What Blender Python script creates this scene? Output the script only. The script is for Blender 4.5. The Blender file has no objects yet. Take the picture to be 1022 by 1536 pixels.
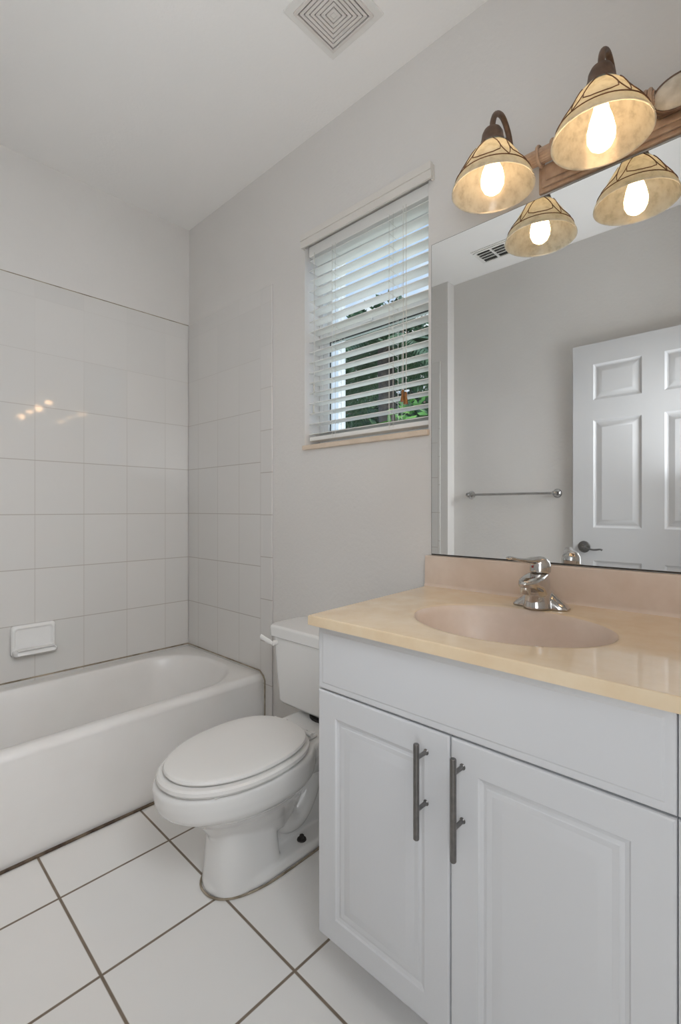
import bpy, bmesh, math, random
from mathutils import Vector, Matrix
random.seed(7)
PI = math.pi
SC = bpy.context.scene
COL = SC.collection

# ------------------------------------------------------------------ camera
cam = bpy.data.cameras.new('camera'); cam.sensor_width = 36; cam.lens = 726.0*36/1536
cam.shift_y = -5/1536; cam.clip_start = 0.02
co = bpy.data.objects.new('camera', cam); COL.objects.link(co)
co.location = (2.475, -1.385, 1.12)
TH = math.radians(46.62)
# forward = (-cos t, sin t): blender camera with rotation z looks along (-sin z, cos z)
co.rotation_euler = (PI/2, 0, PI/2-TH)
SC.camera = co

# ------------------------------------------------------------------ colour management, world, lights
SC.view_settings.view_transform = 'Standard'; SC.view_settings.look = 'None'
SC.view_settings.gamma = 1; SC.view_settings.use_curve_mapping = False
SC.view_settings.exposure = 0.0
SC.cycles.max_bounces = 10; SC.cycles.diffuse_bounces = 6; SC.cycles.glossy_bounces = 6
SC.cycles.transmission_bounces = 6; SC.cycles.transparent_max_bounces = 12
SC.cycles.caustics_reflective = True; SC.cycles.caustics_refractive = False
SC.cycles.sample_clamp_indirect = 3

W = bpy.data.worlds.new('world'); SC.world = W; W.use_nodes = True
nt = W.node_tree; nt.nodes.clear()
def wn(t, **k):
    n = nt.nodes.new(t)
    for a, b in k.items(): setattr(n, a, b)
    return n
wo = wn('ShaderNodeOutputWorld'); bg = wn('ShaderNodeBackground'); tc = wn('ShaderNodeTexCoord')
noise = wn('ShaderNodeTexNoise'); noise.inputs['Scale'].default_value = 3.2; noise.inputs['Detail'].default_value = 6
rp = wn('ShaderNodeValToRGB'); rp.color_ramp.elements[0].position = .48; rp.color_ramp.elements[1].position = .62
mx = wn('ShaderNodeMixRGB'); mx.inputs[1].default_value = (.36, .58, .98, 1); mx.inputs[2].default_value = (.95, .97, 1, 1)
nt.links.new(tc.outputs['Generated'], noise.inputs['Vector']); nt.links.new(noise.outputs['Fac'], rp.inputs[0])
nt.links.new(rp.outputs[0], mx.inputs[0]); nt.links.new(mx.outputs[0], bg.inputs[0]); bg.inputs[1].default_value = 1.15
nt.links.new(bg.outputs[0], wo.inputs[0])

def lamp(name, kind, loc, energy, color, rot=(0, 0, 0), **k):
    l = bpy.data.lights.new(name, kind); l.energy = energy; l.color = color
    for a, b in k.items(): setattr(l, a, b)
    o = bpy.data.objects.new(name, l); COL.objects.link(o); o.location = loc; o.rotation_euler = rot
    return o
lamp('sun', 'SUN', (0, -6, 9), 2.4, (1, .96, .9), (math.radians(52), 0, math.radians(72)), angle=.03)
# added area light behind the camera, standing in for daylight through the doorway
lamp('doorway_fill', 'AREA', (2.66, -2.75, 1.45), 34, (.92, .96, 1), (PI/2, 0, 0), shape='RECTANGLE', size=2.4, size_y=2.1)
# added soft fill lights near the camera: tub, far ceiling, low and side
FILL = (.93, .965, 1)
lamp('fill_tub', 'AREA', (2.6, -1.2, 1.75), 5.4, FILL, (math.radians(64), 0, math.radians(84)), shape='RECTANGLE', size=.6, size_y=.6, spread=math.radians(95))
lamp('fill_ceiling', 'AREA', (2.3, -1.3, 1.5), 5.9, FILL, (math.radians(125), 0, math.radians(75)), shape='RECTANGLE', size=.6, size_y=.6, spread=math.radians(120))
lamp('fill_low', 'AREA', (2.5, -1.35, .75), .45, FILL, (math.radians(85), 0, math.radians(62)), shape='RECTANGLE', size=.5, size_y=.8)
lamp('fill_side', 'AREA', (2.60, -.80, 1.25), .9, FILL, (math.radians(78), 0, math.radians(113)), shape='RECTANGLE', size=.25, size_y=.7, spread=math.radians(62))  # added side fill, brightens the wall facing the mirror
# added light outside, below the view, brightening the undersides of the slats
lamp('blind_fill', 'AREA', (1.27, .85, .55), 14, (.95, .97, 1), (math.radians(180-35), 0, 0), shape='RECTANGLE', size=1.6, size_y=.9)
# skylight falling in at the window from above
lamp('window_daylight', 'AREA', (1.27, .95, 3.2), 45, (.9, .96, 1), (math.radians(-42), 0, 0), shape='RECTANGLE', size=1.6, size_y=1.0)
BULB = 23.0

# ------------------------------------------------------------------ material helpers
def s2l(r, g, b):
    f = lambda c: (c/255/12.92) if c/255 <= .04045 else ((c/255+.055)/1.055)**2.4
    return (f(r), f(g), f(b), 1)
class NG:
    def __init__(s, name):
        s.m = bpy.data.materials.new(name); s.m.use_nodes = True; s.t = s.m.node_tree
        s.b = s.t.nodes['Principled BSDF']; s.out = s.t.nodes['Material Output']
    def n(s, t, **k):
        x = s.t.nodes.new(t)
        for a, b in k.items(): setattr(x, a, b)
        return x
    def l(s, a, b): s.t.links.new(a, b)
    def math(s, op, a, b=None, clamp=False):
        x = s.n('ShaderNodeMath', operation=op, use_clamp=clamp)
        for i, v in enumerate((a, b)):
            if v is None: continue
            if isinstance(v, (int, float)): x.inputs[i].default_value = v
            else: s.l(v, x.inputs[i])
        return x.outputs[0]
    def mix(s, f, a, b):
        x = s.n('ShaderNodeMixRGB')
        for i, v in enumerate((f, a, b)):
            if isinstance(v, (int, float)): x.inputs[i].default_value = v
            elif isinstance(v, tuple): x.inputs[i].default_value = v
            else: s.l(v, x.inputs[i])
        return x.outputs[0]
    def pos(s):
        g = s.n('ShaderNodeNewGeometry'); sp = s.n('ShaderNodeSeparateXYZ'); s.l(g.outputs['Position'], sp.inputs[0])
        s.geo = g
        return sp.outputs
    def noise(s, scale, detail=3, vec=None, rough=.5):
        x = s.n('ShaderNodeTexNoise'); x.inputs['Scale'].default_value = scale; x.inputs['Detail'].default_value = detail
        x.inputs['Roughness'].default_value = rough
        if vec is None:
            if not hasattr(s, 'geo'): s.pos()
            vec = s.geo.outputs['Position']
        s.l(vec, x.inputs['Vector'])
        return x.outputs['Fac']
    def bump(s, h, strength, dist=.001, normal=None):
        x = s.n('ShaderNodeBump'); x.inputs['Strength'].default_value = strength; x.inputs['Distance'].default_value = dist
        s.l(h, x.inputs['Height'])
        if normal is not None: s.l(normal, x.inputs['Normal'])
        return x.outputs[0]
    def ramp(s, f, stops):
        x = s.n('ShaderNodeValToRGB'); e = x.color_ramp.elements
        while len(e) < len(stops): e.new(.5)
        for q, (p, c) in zip(e, stops): q.position = p; q.color = c
        s.l(f, x.inputs[0]); return x.outputs[0]
    def line(s, u, off, pitch, w):
        a = s.math('DIVIDE', s.math('SUBTRACT', u, off), pitch)
        fr = s.math('FRACT', s.math('ADD', a, 1000.5))
        d = s.math('MULTIPLY', s.math('ABSOLUTE', s.math('SUBTRACT', fr, .5)), pitch)
        m = s.n('ShaderNodeMapRange'); s.l(d, m.inputs[0])
        m.inputs[1].default_value = w*.35; m.inputs[2].default_value = w*.65
        m.inputs[3].default_value = 1; m.inputs[4].default_value = 0
        idx = s.math('FLOOR', s.math('ADD', a, 1000.0))
        return m.outputs[0], idx
def pbr(name, col, rough=.5, metal=0, spec=.5, coat=0, bump=None, var=None):
    g = NG(name); b = g.b
    b.inputs['Base Color'].default_value = col; b.inputs['Roughness'].default_value = rough
    b.inputs['Metallic'].default_value = metal; b.inputs['Specular IOR Level'].default_value = spec
    b.inputs['Coat Weight'].default_value = coat; b.inputs['Coat Roughness'].default_value = .08
    if var:
        sc, c2 = var
        g.l(g.mix(g.ramp(g.noise(sc, 5), [(.35, (0, 0, 0, 1)), (.65, (1, 1, 1, 1))]), col, c2), b.inputs['Base Color'])
    if bump:
        g.l(g.bump(g.noise(bump[0], 4), bump[1], bump[2]), b.inputs['Normal'])
    return g.m

M = {}
M['wall'] = pbr('wall_paint', (.71, .69, .665, 1), .55, bump=(60, .35, .004), var=(2.5, (.69, .67, .645, 1)))
M['ceiling'] = pbr('ceiling_paint', (.885, .87, .85, 1), .75, bump=(90, .25, .003), var=(3, (.87, .86, .84, 1)))
M['white_gloss'] = pbr('white_semi_gloss', (.80, .80, .80, 1), .35, bump=(30, .06, .002), var=(4, (.78, .785, .79, 1)))
M['door'] = pbr('white_door_paint', (.61, .612, .618, 1), .4, bump=(120, .08, .001), var=(5, (.595, .60, .608, 1)))
M['vanity'] = pbr('white_thermofoil', (.69, .70, .72, 1), .38, bump=(25, .05, .002), var=(3, (.685, .692, .705, 1)))
M['porcelain'] = pbr('porcelain', (.83, .825, .81, 1), .10, coat=.5, bump=(18, .03, .002), var=(4, (.82, .815, .80, 1)))
M['seat'] = pbr('seat_plastic', (.83, .82, .80, 1), .22, var=(5, (.82, .81, .79, 1)), bump=(20, .02, .001))
M['tub'] = pbr('tub_enamel', (.82, .805, .785, 1), .3, bump=(14, .04, .002), var=(5, (.795, .775, .75, 1)))
M['slat'] = pbr('blind_white', (.84, .835, .81, 1), .4, bump=(80, .05, .001), var=(6, (.82, .815, .79, 1)))
M['valance'] = pbr('blind_valance', (.72, .69, .645, 1), .45, bump=(80, .05, .001), var=(6, (.70, .67, .625, 1)))
M['cord'] = pbr('cord', (.72, .71, .67, 1), .8, bump=(900, .2, .0005), var=(60, (.66, .65, .6, 1)))
M['wood_tassel'] = pbr('amber_wood', s2l(150, 100, 45), .35, bump=(90, .1, .0008), var=(70, s2l(115, 72, 30)))
M['white_tassel'] = pbr('tassel_cream', (.62, .61, .55, 1), .4, bump=(90, .05, .0008), var=(50, (.55, .54, .48, 1)))
M['chrome'] = pbr('chrome', (.60, .585, .565, 1), .08, 1, bump=(8, .02, .001), var=(30, (.56, .545, .53, 1)))
M['bar_metal'] = pbr('satin_chrome', (.50, .495, .49, 1), .16, 1, bump=(90, .05, .0005), var=(40, (.45, .445, .44, 1)))
M['nickel'] = pbr('brushed_nickel', (.24, .232, .225, 1), .32, 1, bump=(300, .08, .0004), var=(80, (.20, .195, .19, 1)))
M['dark'] = pbr('dark_gap', (.02, .018, .016, 1), .8, bump=(60, .1, .001), var=(20, (.03, .026, .022, 1)))
M['mirror_edge'] = pbr('mirror_backing', (.03, .027, .024, 1), .6, bump=(200, .4, .001), var=(90, (.06, .045, .03, 1)))
M['frame'] = pbr('window_aluminium', (.72, .73, .73, 1), .35, bump=(50, .05, .001), var=(10, (.69, .70, .70, 1)))
M['gasket'] = pbr('window_gasket', (.06, .06, .06, 1), .7, bump=(80, .1, .001), var=(40, (.09, .09, .085, 1)))
M['sill'] = pbr('sill_marble', (.72, .60, .48, 1), .25, bump=(50, .05, .001), var=(22, (.66, .54, .42, 1)))
M['bronze'] = pbr('weathered_bronze', s2l(116, 92, 76), .45, .35, bump=(140, .25, .001), var=(50, s2l(92, 72, 58)))
M['bronze_light'] = pbr('antique_bronze_plate', s2l(190, 164, 142), .45, .1, bump=(120, .2, .001), var=(45, s2l(172, 144, 122)))
M['medallion'] = pbr('medallion_cream', (.74, .68, .58, 1), .25, bump=(60, .2, .001), var=(40, (.55, .49, .40, 1)))
M['wire'] = pbr('scroll_wire', s2l(110, 76, 54), .5, .3, bump=(200, .2, .0006), var=(60, s2l(90, 62, 44)))
M['red'] = pbr('red_dot', (.30, .02, .02, 1), .3, bump=(90, .02, .0005), var=(40, (.26, .02, .02, 1)))
M['caulk'] = pbr('old_caulk', s2l(120, 104, 86), .7, bump=(300, .4, .001), var=(26, s2l(64, 48, 38)))
M['caulk_pale'] = pbr('pale_caulk', s2l(176, 164, 146), .7, bump=(300, .3, .001), var=(18, s2l(120, 108, 90)))
M['grille'] = pbr('grille_plastic', (.72, .68, .645, 1), .5, bump=(60, .05, .001), var=(8, (.69, .65, .615, 1)))
M['grille_cover'] = pbr('grille_cover', (.80, .785, .755, 1), .55, bump=(60, .05, .001), var=(8, (.78, .765, .735, 1)))
M['stucco'] = pbr('white_stucco', (.85, .85, .84, 1), .8, bump=(60, .6, .006), var=(5, (.82, .82, .80, 1)))
M['stucco_tan'] = pbr('tan_stucco', (.42, .36, .30, 1), .8, bump=(60, .6, .006), var=(5, (.38, .32, .27, 1)))
M['leaf'] = pbr('leaf_dark', (.045, .10, .045, 1), .5, bump=(30, .2, .002), var=(3, (.075, .15, .06, 1)))
M['palm'] = pbr('palm_green', (.06, .12, .055, 1), .45, bump=(30, .2, .002), var=(4, (.10, .16, .07, 1)))
M['leaf_bright'] = pbr('leaf_bright', (.20, .42, .08, 1), .5, bump=(30, .2, .002), var=(6, (.12, .30, .06, 1)))
M['bark'] = pbr('bark', (.16, .12, .09, 1), .9, bump=(40, .8, .01), var=(12, (.10, .075, .06, 1)))
M['roof'] = pbr('clay_roof', s2l(132, 100, 84), .8, bump=(40, .4, .006), var=(9, s2l(104, 76, 64)))
M['grass'] = pbr('lawn', (.08, .15, .05, 1), .9, bump=(80, .8, .02), var=(4, (.11, .17, .06, 1)))

# countertop: cream cultured marble with soft veins
g = NG('cultured_marble'); g.pos()
v = g.ramp(g.noise(7, 8, rough=.62), [(.36, (.76, .585, .385, 1)), (.5, (.795, .635, .435, 1)), (.66, (.83, .69, .50, 1))])
g.l(v, g.b.inputs['Base Color']); g.b.inputs['Roughness'].default_value = .14; g.b.inputs['Coat Weight'].default_value = .3
g.l(g.bump(g.noise(12, 2), .03, .002), g.b.inputs['Normal']); M['marble'] = g.m
# splash and basin: the same cast marble, pinker cast
g = NG('cultured_marble_rose'); g.pos()
v = g.ramp(g.noise(9, 8, rough=.62), [(.36, (.66, .535, .435, 1)), (.5, (.69, .565, .47, 1)), (.66, (.73, .61, .515, 1))])
g.l(v, g.b.inputs['Base Color']); g.b.inputs['Roughness'].default_value = .32; g.b.inputs['Coat Weight'].default_value = .0
g.l(g.bump(g.noise(12, 2), .03, .002), g.b.inputs['Normal']); M['marble_rose'] = g.m

# mirror
g = NG('mirror_silver'); g.b.inputs['Base Color'].default_value = (.90, .92, .925, 1)
g.b.inputs['Metallic'].default_value = 1; g.b.inputs['Roughness'].default_value = 0.0; M['mirror'] = g.m

# window glass
g = NG('window_glass'); tr = g.n('ShaderNodeBsdfTransparent'); tr.inputs[0].default_value = (.93, .96, .95, 1)
gl = g.n('ShaderNodeBsdfGlossy'); gl.inputs['Roughness'].default_value = .02
ms = g.n('ShaderNodeMixShader'); fr = g.n('ShaderNodeLayerWeight'); fr.inputs[0].default_value = .5
g.l(g.math('ADD', g.math('MULTIPLY', g.math('POWER', fr.outputs['Facing'], 5), .6), .03), ms.inputs[0]); g.l(tr.outputs[0], ms.inputs[1]); g.l(gl.outputs[0], ms.inputs[2]); g.l(ms.outputs[0], g.out.inputs[0])
M['glass'] = g.m

# lamp glass: cream alabaster, lit through by its bulb
g = NG('alabaster_glass'); g.pos()
veins = g.ramp(g.noise(38, 7, rough=.65), [(.34, (.46, .48, .445, 1)), (.47, (.585, .605, .56, 1)), (.6, (.65, .675, .63, 1))])
tl = g.n('ShaderNodeBsdfTranslucent'); g.l(veins, tl.inputs[0])
df = g.n('ShaderNodeBsdfDiffuse'); g.l(veins, df.inputs[0])
gl = g.n('ShaderNodeBsdfGlossy'); gl.inputs['Roughness'].default_value = .15
m1 = g.n('ShaderNodeMixShader'); m1.inputs[0].default_value = .78; g.l(df.outputs[0], m1.inputs[1]); g.l(tl.outputs[0], m1.inputs[2])
m2 = g.n('ShaderNodeMixShader'); m2.inputs[0].default_value = .04; g.l(m1.outputs[0], m2.inputs[1]); g.l(gl.outputs[0], m2.inputs[2])
g.l(m2.outputs[0], g.out.inputs[0]); M['shade'] = g.m
g = NG('bulb_glow'); em = g.n('ShaderNodeEmission'); em.inputs[0].default_value = (1, .60, .30, 1); em.inputs[1].default_value = BULB
g.l(em.outputs[0], g.out.inputs[0]); M['bulb'] = g.m

# floor tiles with brown grout
g = NG('floor_tile'); P = g.pos()
v = g.math('ADD', P[1], g.math('MULTIPLY', g.math('SUBTRACT', P[0], 1.2), .022))
mx_, ix = g.line(P[0], .932, .3285, .0075); my_, iy = g.line(v, -.9345, .334, .0075)
gm = g.math('MAXIMUM', mx_, my_)
wn_ = g.n('ShaderNodeTexWhiteNoise', noise_dimensions='2D'); cb = g.n('ShaderNodeCombineXYZ'); g.l(ix, cb.inputs[0]); g.l(iy, cb.inputs[1]); g.l(cb.outputs[0], wn_.inputs[0])
tile = g.mix(g.noise(5, 5), (.885, .87, .85, 1), (.915, .905, .89, 1))
tile = g.mix(g.math('MULTIPLY', wn_.outputs[0], .25), tile, (.875, .865, .85, 1))
grout = g.mix(g.noise(25, 4), (.16, .125, .095, 1), (.30, .24, .18, 1))
g.l(g.mix(gm, tile, grout), g.b.inputs['Base Color'])
g.l(g.math('ADD', g.math('MULTIPLY', gm, .5), .27), g.b.inputs['Roughness'])
h = g.math('SUBTRACT', g.math('MULTIPLY', g.noise(9, 3), .15), gm)
g.l(g.bump(h, .35, .0015), g.b.inputs['Normal']); M['floor'] = g.m

# glazed wall tiles
def wall_tile(name, ax, off, pitch, strip=None):
    g = NG(name); P = g.pos(); u = P[ax]
    mu, iu = g.line(u, off, pitch, .0028); mz, iz = g.line(P[2], .611, .2415, .0032)
    top = g.n('ShaderNodeMapRange'); g.l(P[2], top.inputs[0]); top.inputs[1].default_value = 1.9; top.inputs[2].default_value = 1.3
    top.inputs[3].default_value = .12; top.inputs[4].default_value = 1
    if strip is not None:
        ms_, is_ = g.line(P[2], .51, .194, .0032); me, ie = g.line(u, strip, 50, .003)
        sel = g.math('GREATER_THAN', u, strip)
        keep = g.math('SUBTRACT', 1, sel)
        mu = g.math('MAXIMUM', g.math('MULTIPLY', mu, keep), me)
        mz = g.math('ADD', g.math('MULTIPLY', mz, keep), g.math('MULTIPLY', ms_, sel))
        iz = g.math('ADD', g.math('MULTIPLY', iz, keep), g.math('MULTIPLY', g.math('ADD', is_, 40), sel))
        iu = g.math('ADD', iu, g.math('MULTIPLY', sel, 7))
    gm = g.math('MULTIPLY', g.math('MAXIMUM', g.math('MULTIPLY', mu, .55), mz), top.outputs[0])
    wn_ = g.n('ShaderNodeTexWhiteNoise', noise_dimensions='2D'); cb = g.n('ShaderNodeCombineXYZ')
    g.l(iu, cb.inputs[0]); g.l(iz, cb.inputs[1]); g.l(cb.outputs[0], wn_.inputs[0])
    tile = g.mix(wn_.outputs[0], (.665, .65, .628, 1), (.69, .672, .648, 1))
    g.l(g.mix(gm, tile, (.46, .42, .385, 1)), g.b.inputs['Base Color'])
    g.b.inputs['Roughness'].default_value = .05; g.b.inputs['Specular IOR Level'].default_value = .45
    # every tile sits at its own slight tilt
    sb = g.n('ShaderNodeVectorMath', operation='SUBTRACT'); g.l(wn_.outputs[1], sb.inputs[0]); sb.inputs[1].default_value = (.5, .5, .5)
    sc_ = g.n('ShaderNodeVectorMath', operation='SCALE'); g.l(sb.outputs[0], sc_.inputs[0]); sc_.inputs['Scale'].default_value = .006
    ad = g.n('ShaderNodeVectorMath', operation='ADD'); g.l(sc_.outputs[0], ad.inputs[0]); g.l(g.geo.outputs['Normal'], ad.inputs[1])
    nm = g.n('ShaderNodeVectorMath', operation='NORMALIZE'); g.l(ad.outputs[0], nm.inputs[0])
    h = g.math('SUBTRACT', g.noise(9, 2), g.math('MULTIPLY', gm, .4))
    g.l(g.bump(h, .06, .003, nm.outputs[0]), g.b.inputs['Normal'])
    return g.m
M['tile_left'] = wall_tile('wall_tile_left', 1, -.144, .2035)
M['tile_right'] = wall_tile('wall_tile_right', 0, .113, .1895, .663)

# ------------------------------------------------------------------ mesh helpers
class MB:
    def __init__(s): s.bm = bmesh.new()
    def box(s, a, b, bev=0, seg=2):
        x0, y0, z0 = a; x1, y1, z1 = b
        t = bmesh.new()
        bmesh.ops.create_cube(t, size=1, matrix=Matrix.Translation(((x0+x1)/2, (y0+y1)/2, (z0+z1)/2)) @ Matrix.Diagonal((abs(x1-x0), abs(y1-y0), abs(z1-z0), 1)))
        if bev: bmesh.ops.bevel(t, geom=list(t.edges), offset=bev, segments=seg, affect='EDGES', profile=.5)
        s.join(t); return s
    def join(s, t, mat=None):
        if mat is not None: bmesh.ops.transform(t, matrix=mat, verts=t.verts)
        me = bpy.data.meshes.new('t'); t.to_mesh(me); t.free(); s.bm.from_mesh(me); bpy.data.meshes.remove(me)
    def quad(s, *pts):
        s.bm.faces.new([s.bm.verts.new(p) for p in pts]); return s
    def loft(s, rings, cap0=True, cap1=True, closed=True):
        R = [[s.bm.verts.new(p) for p in r] for r in rings]; n = len(R[0])
        for a, b in zip(R, R[1:]):
            for i in range(n if closed else n-1):
                j = (i+1) % n; s.bm.faces.new((a[i], a[j], b[j], b[i]))
        if cap0: s.bm.faces.new(R[0][::-1])
        if cap1: s.bm.faces.new(R[-1])
        return s
    def tube(s, path, r, n=10, cap=True, flat=None):
        path = [Vector(p) for p in path]; m = len(path)
        rs = r if isinstance(r, (list, tuple)) else [r]*m
        rings = []; ref = None
        for i, p in enumerate(path):
            d = (path[min(i+1, m-1)]-path[max(i-1, 0)]).normalized()
            if ref is None: ref = Vector((0, 0, 1)) if abs(d.z) < .9 else Vector((1, 0, 0))
            a = ref-d*ref.dot(d)
            if a.length < 1e-5: a = d.orthogonal()
            a.normalize(); ref = a; b = d.cross(a)
            ra = rs[i]; rb = ra
            if isinstance(ra, tuple): ra, rb = ra
            rings.append([p+a*math.cos(2*PI*k/n)*ra+b*math.sin(2*PI*k/n)*rb for k in range(n)])
        return s.loft(rings, cap, cap)
    def lathe(s, prof, c=(0, 0, 0), axis='Z', n=32, cap0=True, cap1=True, mat=None):
        rings = []
        for r, h in prof:
            ring = []
            for k in range(n):
                t = 2*PI*k/n; v = Vector((r*math.cos(t), r*math.sin(t), h))
                if axis == 'X': v = Vector((v.z, v.x, v.y))
                if axis == 'Y': v = Vector((v.y, v.z, v.x))
                ring.append(v+Vector(c))
            rings.append(ring)
        return s.loft(rings, cap0, cap1)
    def sphere(s, c, r, n=16):
        t = bmesh.new(); bmesh.ops.create_uvsphere(t, u_segments=n, v_segments=n//2+2, radius=1)
        if not isinstance(r, tuple): r = (r, r, r)
        s.join(t, Matrix.Translation(c) @ Matrix.Diagonal((*r, 1))); return s
    def build(s, name, mat, parent=None, sharp=35, smooth=True, merge=False, weighted=True):
        bm = s.bm
        if merge: bmesh.ops.remove_doubles(bm, verts=bm.verts, dist=1e-5)
        bmesh.ops.recalc_face_normals(bm, faces=bm.faces)
        if smooth:
            a = math.radians(sharp)
            for f in bm.faces: f.smooth = True
            for e in bm.edges:
                if len(e.link_faces) == 2:
                    e.smooth = e.calc_face_angle(0) < a
        me = bpy.data.meshes.new(name); bm.to_mesh(me); bm.free()
        me.materials.append(mat)
        o = bpy.data.objects.new(name, me); COL.objects.link(o)
        if smooth and weighted:
            wm = o.modifiers.new('weighted', 'WEIGHTED_NORMAL'); wm.keep_sharp = True; wm.weight = 100
        if parent is not None:
            o.parent = parent; o.matrix_parent_inverse = Matrix.Translation(-parent.location)
        return o
def tag(o, label=None, cat=None, group=None, kind=None):
    if label: o['label'] = label
    if cat: o['category'] = cat
    if group: o['group'] = group
    if kind: o['kind'] = kind
    return o
def empty(name, loc, **k):
    o = bpy.data.objects.new(name, None); COL.objects.link(o); o.location = loc; o.empty_display_size = .1
    return tag(o, **k)
def struct(o): o['kind'] = 'structure'; return o
def remesh(o, vox, smooth=6):
    m = o.modifiers.new('union', 'REMESH'); m.mode = 'VOXEL'; m.voxel_size = vox; m.use_smooth_shade = True
    sm = o.modifiers.new('soften', 'SMOOTH'); sm.factor = .5; sm.iterations = smooth
def arc(c, r, a0, a1, n, plane='YZ'):
    out = []
    for i in range(n+1):
        t = a0+(a1-a0)*i/n; u, v = r*math.cos(t), r*math.sin(t)
        out.append({'YZ': (c[0], c[1]+u, c[2]+v), 'XZ': (c[0]+u, c[1], c[2]+v), 'XY': (c[0]+u, c[1]+v, c[2])}[plane])
    return out
def spline(pts, n=8):
    pts = [Vector(p) for p in pts]; P = [pts[0]]+pts+[pts[-1]]; out = []
    for i in range(1, len(P)-2):
        a, b, c, d = P[i-1:i+3]
        for k in range(n):
            t = k/n
            out.append(.5*((2*b)+(-a+c)*t+(2*a-5*b+4*c-d)*t*t+(-a+3*b-3*c+d)*t**3))
    out.append(pts[-1]); return out
def rrect(cx, cy, hx, hy, r, z, n=6):
    pts = []
    for qx, qy, a0 in ((1, 1, 0), (-1, 1, PI/2), (-1, -1, PI), (1, -1, 1.5*PI)):
        for k in range(n+1):
            t = a0+PI/2*k/n
            pts.append((cx+qx*(hx-r)+r*math.cos(t), cy+qy*(hy-r)+r*math.sin(t), z))
    return pts

# ================================================================== THE ROOM
CH = 2.674; RW = -1.62; XN = 3.10
struct(MB().box((-.15, -4.6, -.12), (4.2, .15, 0)).build('floor', M['floor'], smooth=False))
struct(MB().box((-.15, -4.6, CH), (4.2, .15, CH+.12)).build('ceiling', M['ceiling'], smooth=False))
struct(MB().box((-.15, -1.75, 0), (0, 0, CH)).build('wall_left', M['wall'], smooth=False))
# right wall with the window opening
wx0, wx1, wz0, wz1 = .958, 1.573, 1.366, 2.235
m = MB(); T = .14
m.box((-.15, 0, 0), (wx0, T, CH)); m.box((wx1, 0, 0), (XN+.1, T, CH)); m.box((wx0, 0, 0), (wx1, T, wz0)); m.box((wx0, 0, wz1), (wx1, T, CH))
struct(m.build('wall_right', M['wall'], smooth=False))
struct(MB().box((XN, -1.75, 0), (XN+.1, 0, CH)).build('wall_near', M['wall'], smooth=False))
# wall facing the mirror, with the doorway and the tub alcove wing
m = MB(); dx0, dx1, dz = 2.31, 3.04, 2.06
m.box((0, RW-.12, 0), (dx0, RW, CH)); m.box((dx1, RW-.12, 0), (XN, RW, CH)); m.box((dx0, RW-.12, dz), (dx1, RW, CH))
m.box((0, RW, 0), (.735, -1.535, CH))
struct(m.build('wall_opposite', M['wall'], smooth=False))
# bedroom beyond the doorway
m = MB(); m.box((4.1, -4.6, 0), (4.2, -1.75, CH)); m.box((.9, -4.6, 0), (1.0, -1.75, CH)); m.box((1.0, -4.6, 0), (4.1, -4.5, CH))
m.box((XN, -1.75, 0), (4.2, -1.65, CH))
struct(m.build('wall_bedroom', M['wall'], smooth=False))
# tile surround: thin glazed panels
TT = .008
struct(MB().box((0.0005, -1.534, .33), (TT, -TT-.0005, 2.137), .002).build('trim_1', M['tile_left']))
struct(MB().box((TT, -TT, .0), (.746, -.0005, 2.137), .003).build('trim_2', M['tile_right']))
struct(MB().box((TT, -1.534, .33), (.68, -1.534+TT, 2.137), .003).build('trim_3', M['tile_right']))
# corner bead strip beside the tiles
# window: aluminium single hung
w = empty('window_1', ((wx0+wx1)/2, .1, wz0)); struct(w)
def frame(x0, x1, z0, z1, y0, y1, t, tb=None, tt=None):
    m = MB(); tb = tb or t; tt = tt or t
    m.box((x0, y0, z0), (x0+t, y1, z1), .003); m.box((x1-t, y0, z0), (x1, y1, z1), .003)
    m.box((x0+t, y0+.001, z0), (x1-t, y1-.001, z0+tb), .003); m.box((x0+t, y0+.001, z1-tt), (x1-t, y1-.001, z1), .003)
    return m
fx0, fx1, fz0, fz1 = wx0+.002, wx1-.002, wz0+.022, wz1-.002
frame(fx0, fx1, fz0, fz1, .085, .135, .022).build('outer_frame', M['frame'], w)
frame(fx0+.022, fx1-.022, 1.835, fz1-.022, .112, .13, .026, .05).build('upper_sash', M['frame'], w)
frame(fx0+.022, fx1-.022, fz0+.022, 1.880, .088, .108, .03, .04, .045).build('lower_sash', M['frame'], w)
frame(fx0+.051, fx1-.051, fz0+.06, 1.837, .096, .100, .006).build('gasket', M['gasket'], w)
MB().box((fx0+.047, .1195, 1.88), (fx1-.047, .1225, fz1-.047)).build('upper_pane', M['glass'], w, smooth=False)
MB().box((fx0+.056, .0965, fz0+.065), (fx1-.056, .0995, 1.832)).build('lower_pane', M['glass'], w, smooth=False)
MB().box((1.20, .078, 1.858), (1.26, .088, 1.872), .003).build('sash_latch', M['frame'], w)
# sill
s = MB().box((.956, -.016, 1.366), (1.578, .084, 1.386), .004).build('sill', M['sill']); s.name = 'trim_4'; struct(s)
# caulk lines
m = MB(); m.tube([(.70, -1.52, .004), (.701, -1.1, .004), (.70, -.75, .005), (.7, -.4, .004), (.7, -.012, .004)], .006, 6)
struct(m.build('trim_5', M['caulk']))
m = MB(); m.tube([(TT+.003, -1.52, .372), (TT+.003, -.012, .372)], .0035, 6); m.tube([(TT+.003, -TT-.003, .372), (.66, -TT-.003, .370), (.688, -TT-.003, .352), (.698, -TT-.002, .33), (.698, -TT-.002, .006)], .0035, 6)
m.tube([(TT-.001, -1.52, 2.1385), (TT-.001, -.008, 2.1385)], .0022, 6)
struct(m.build('trim_6', M['caulk_pale']))

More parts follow.
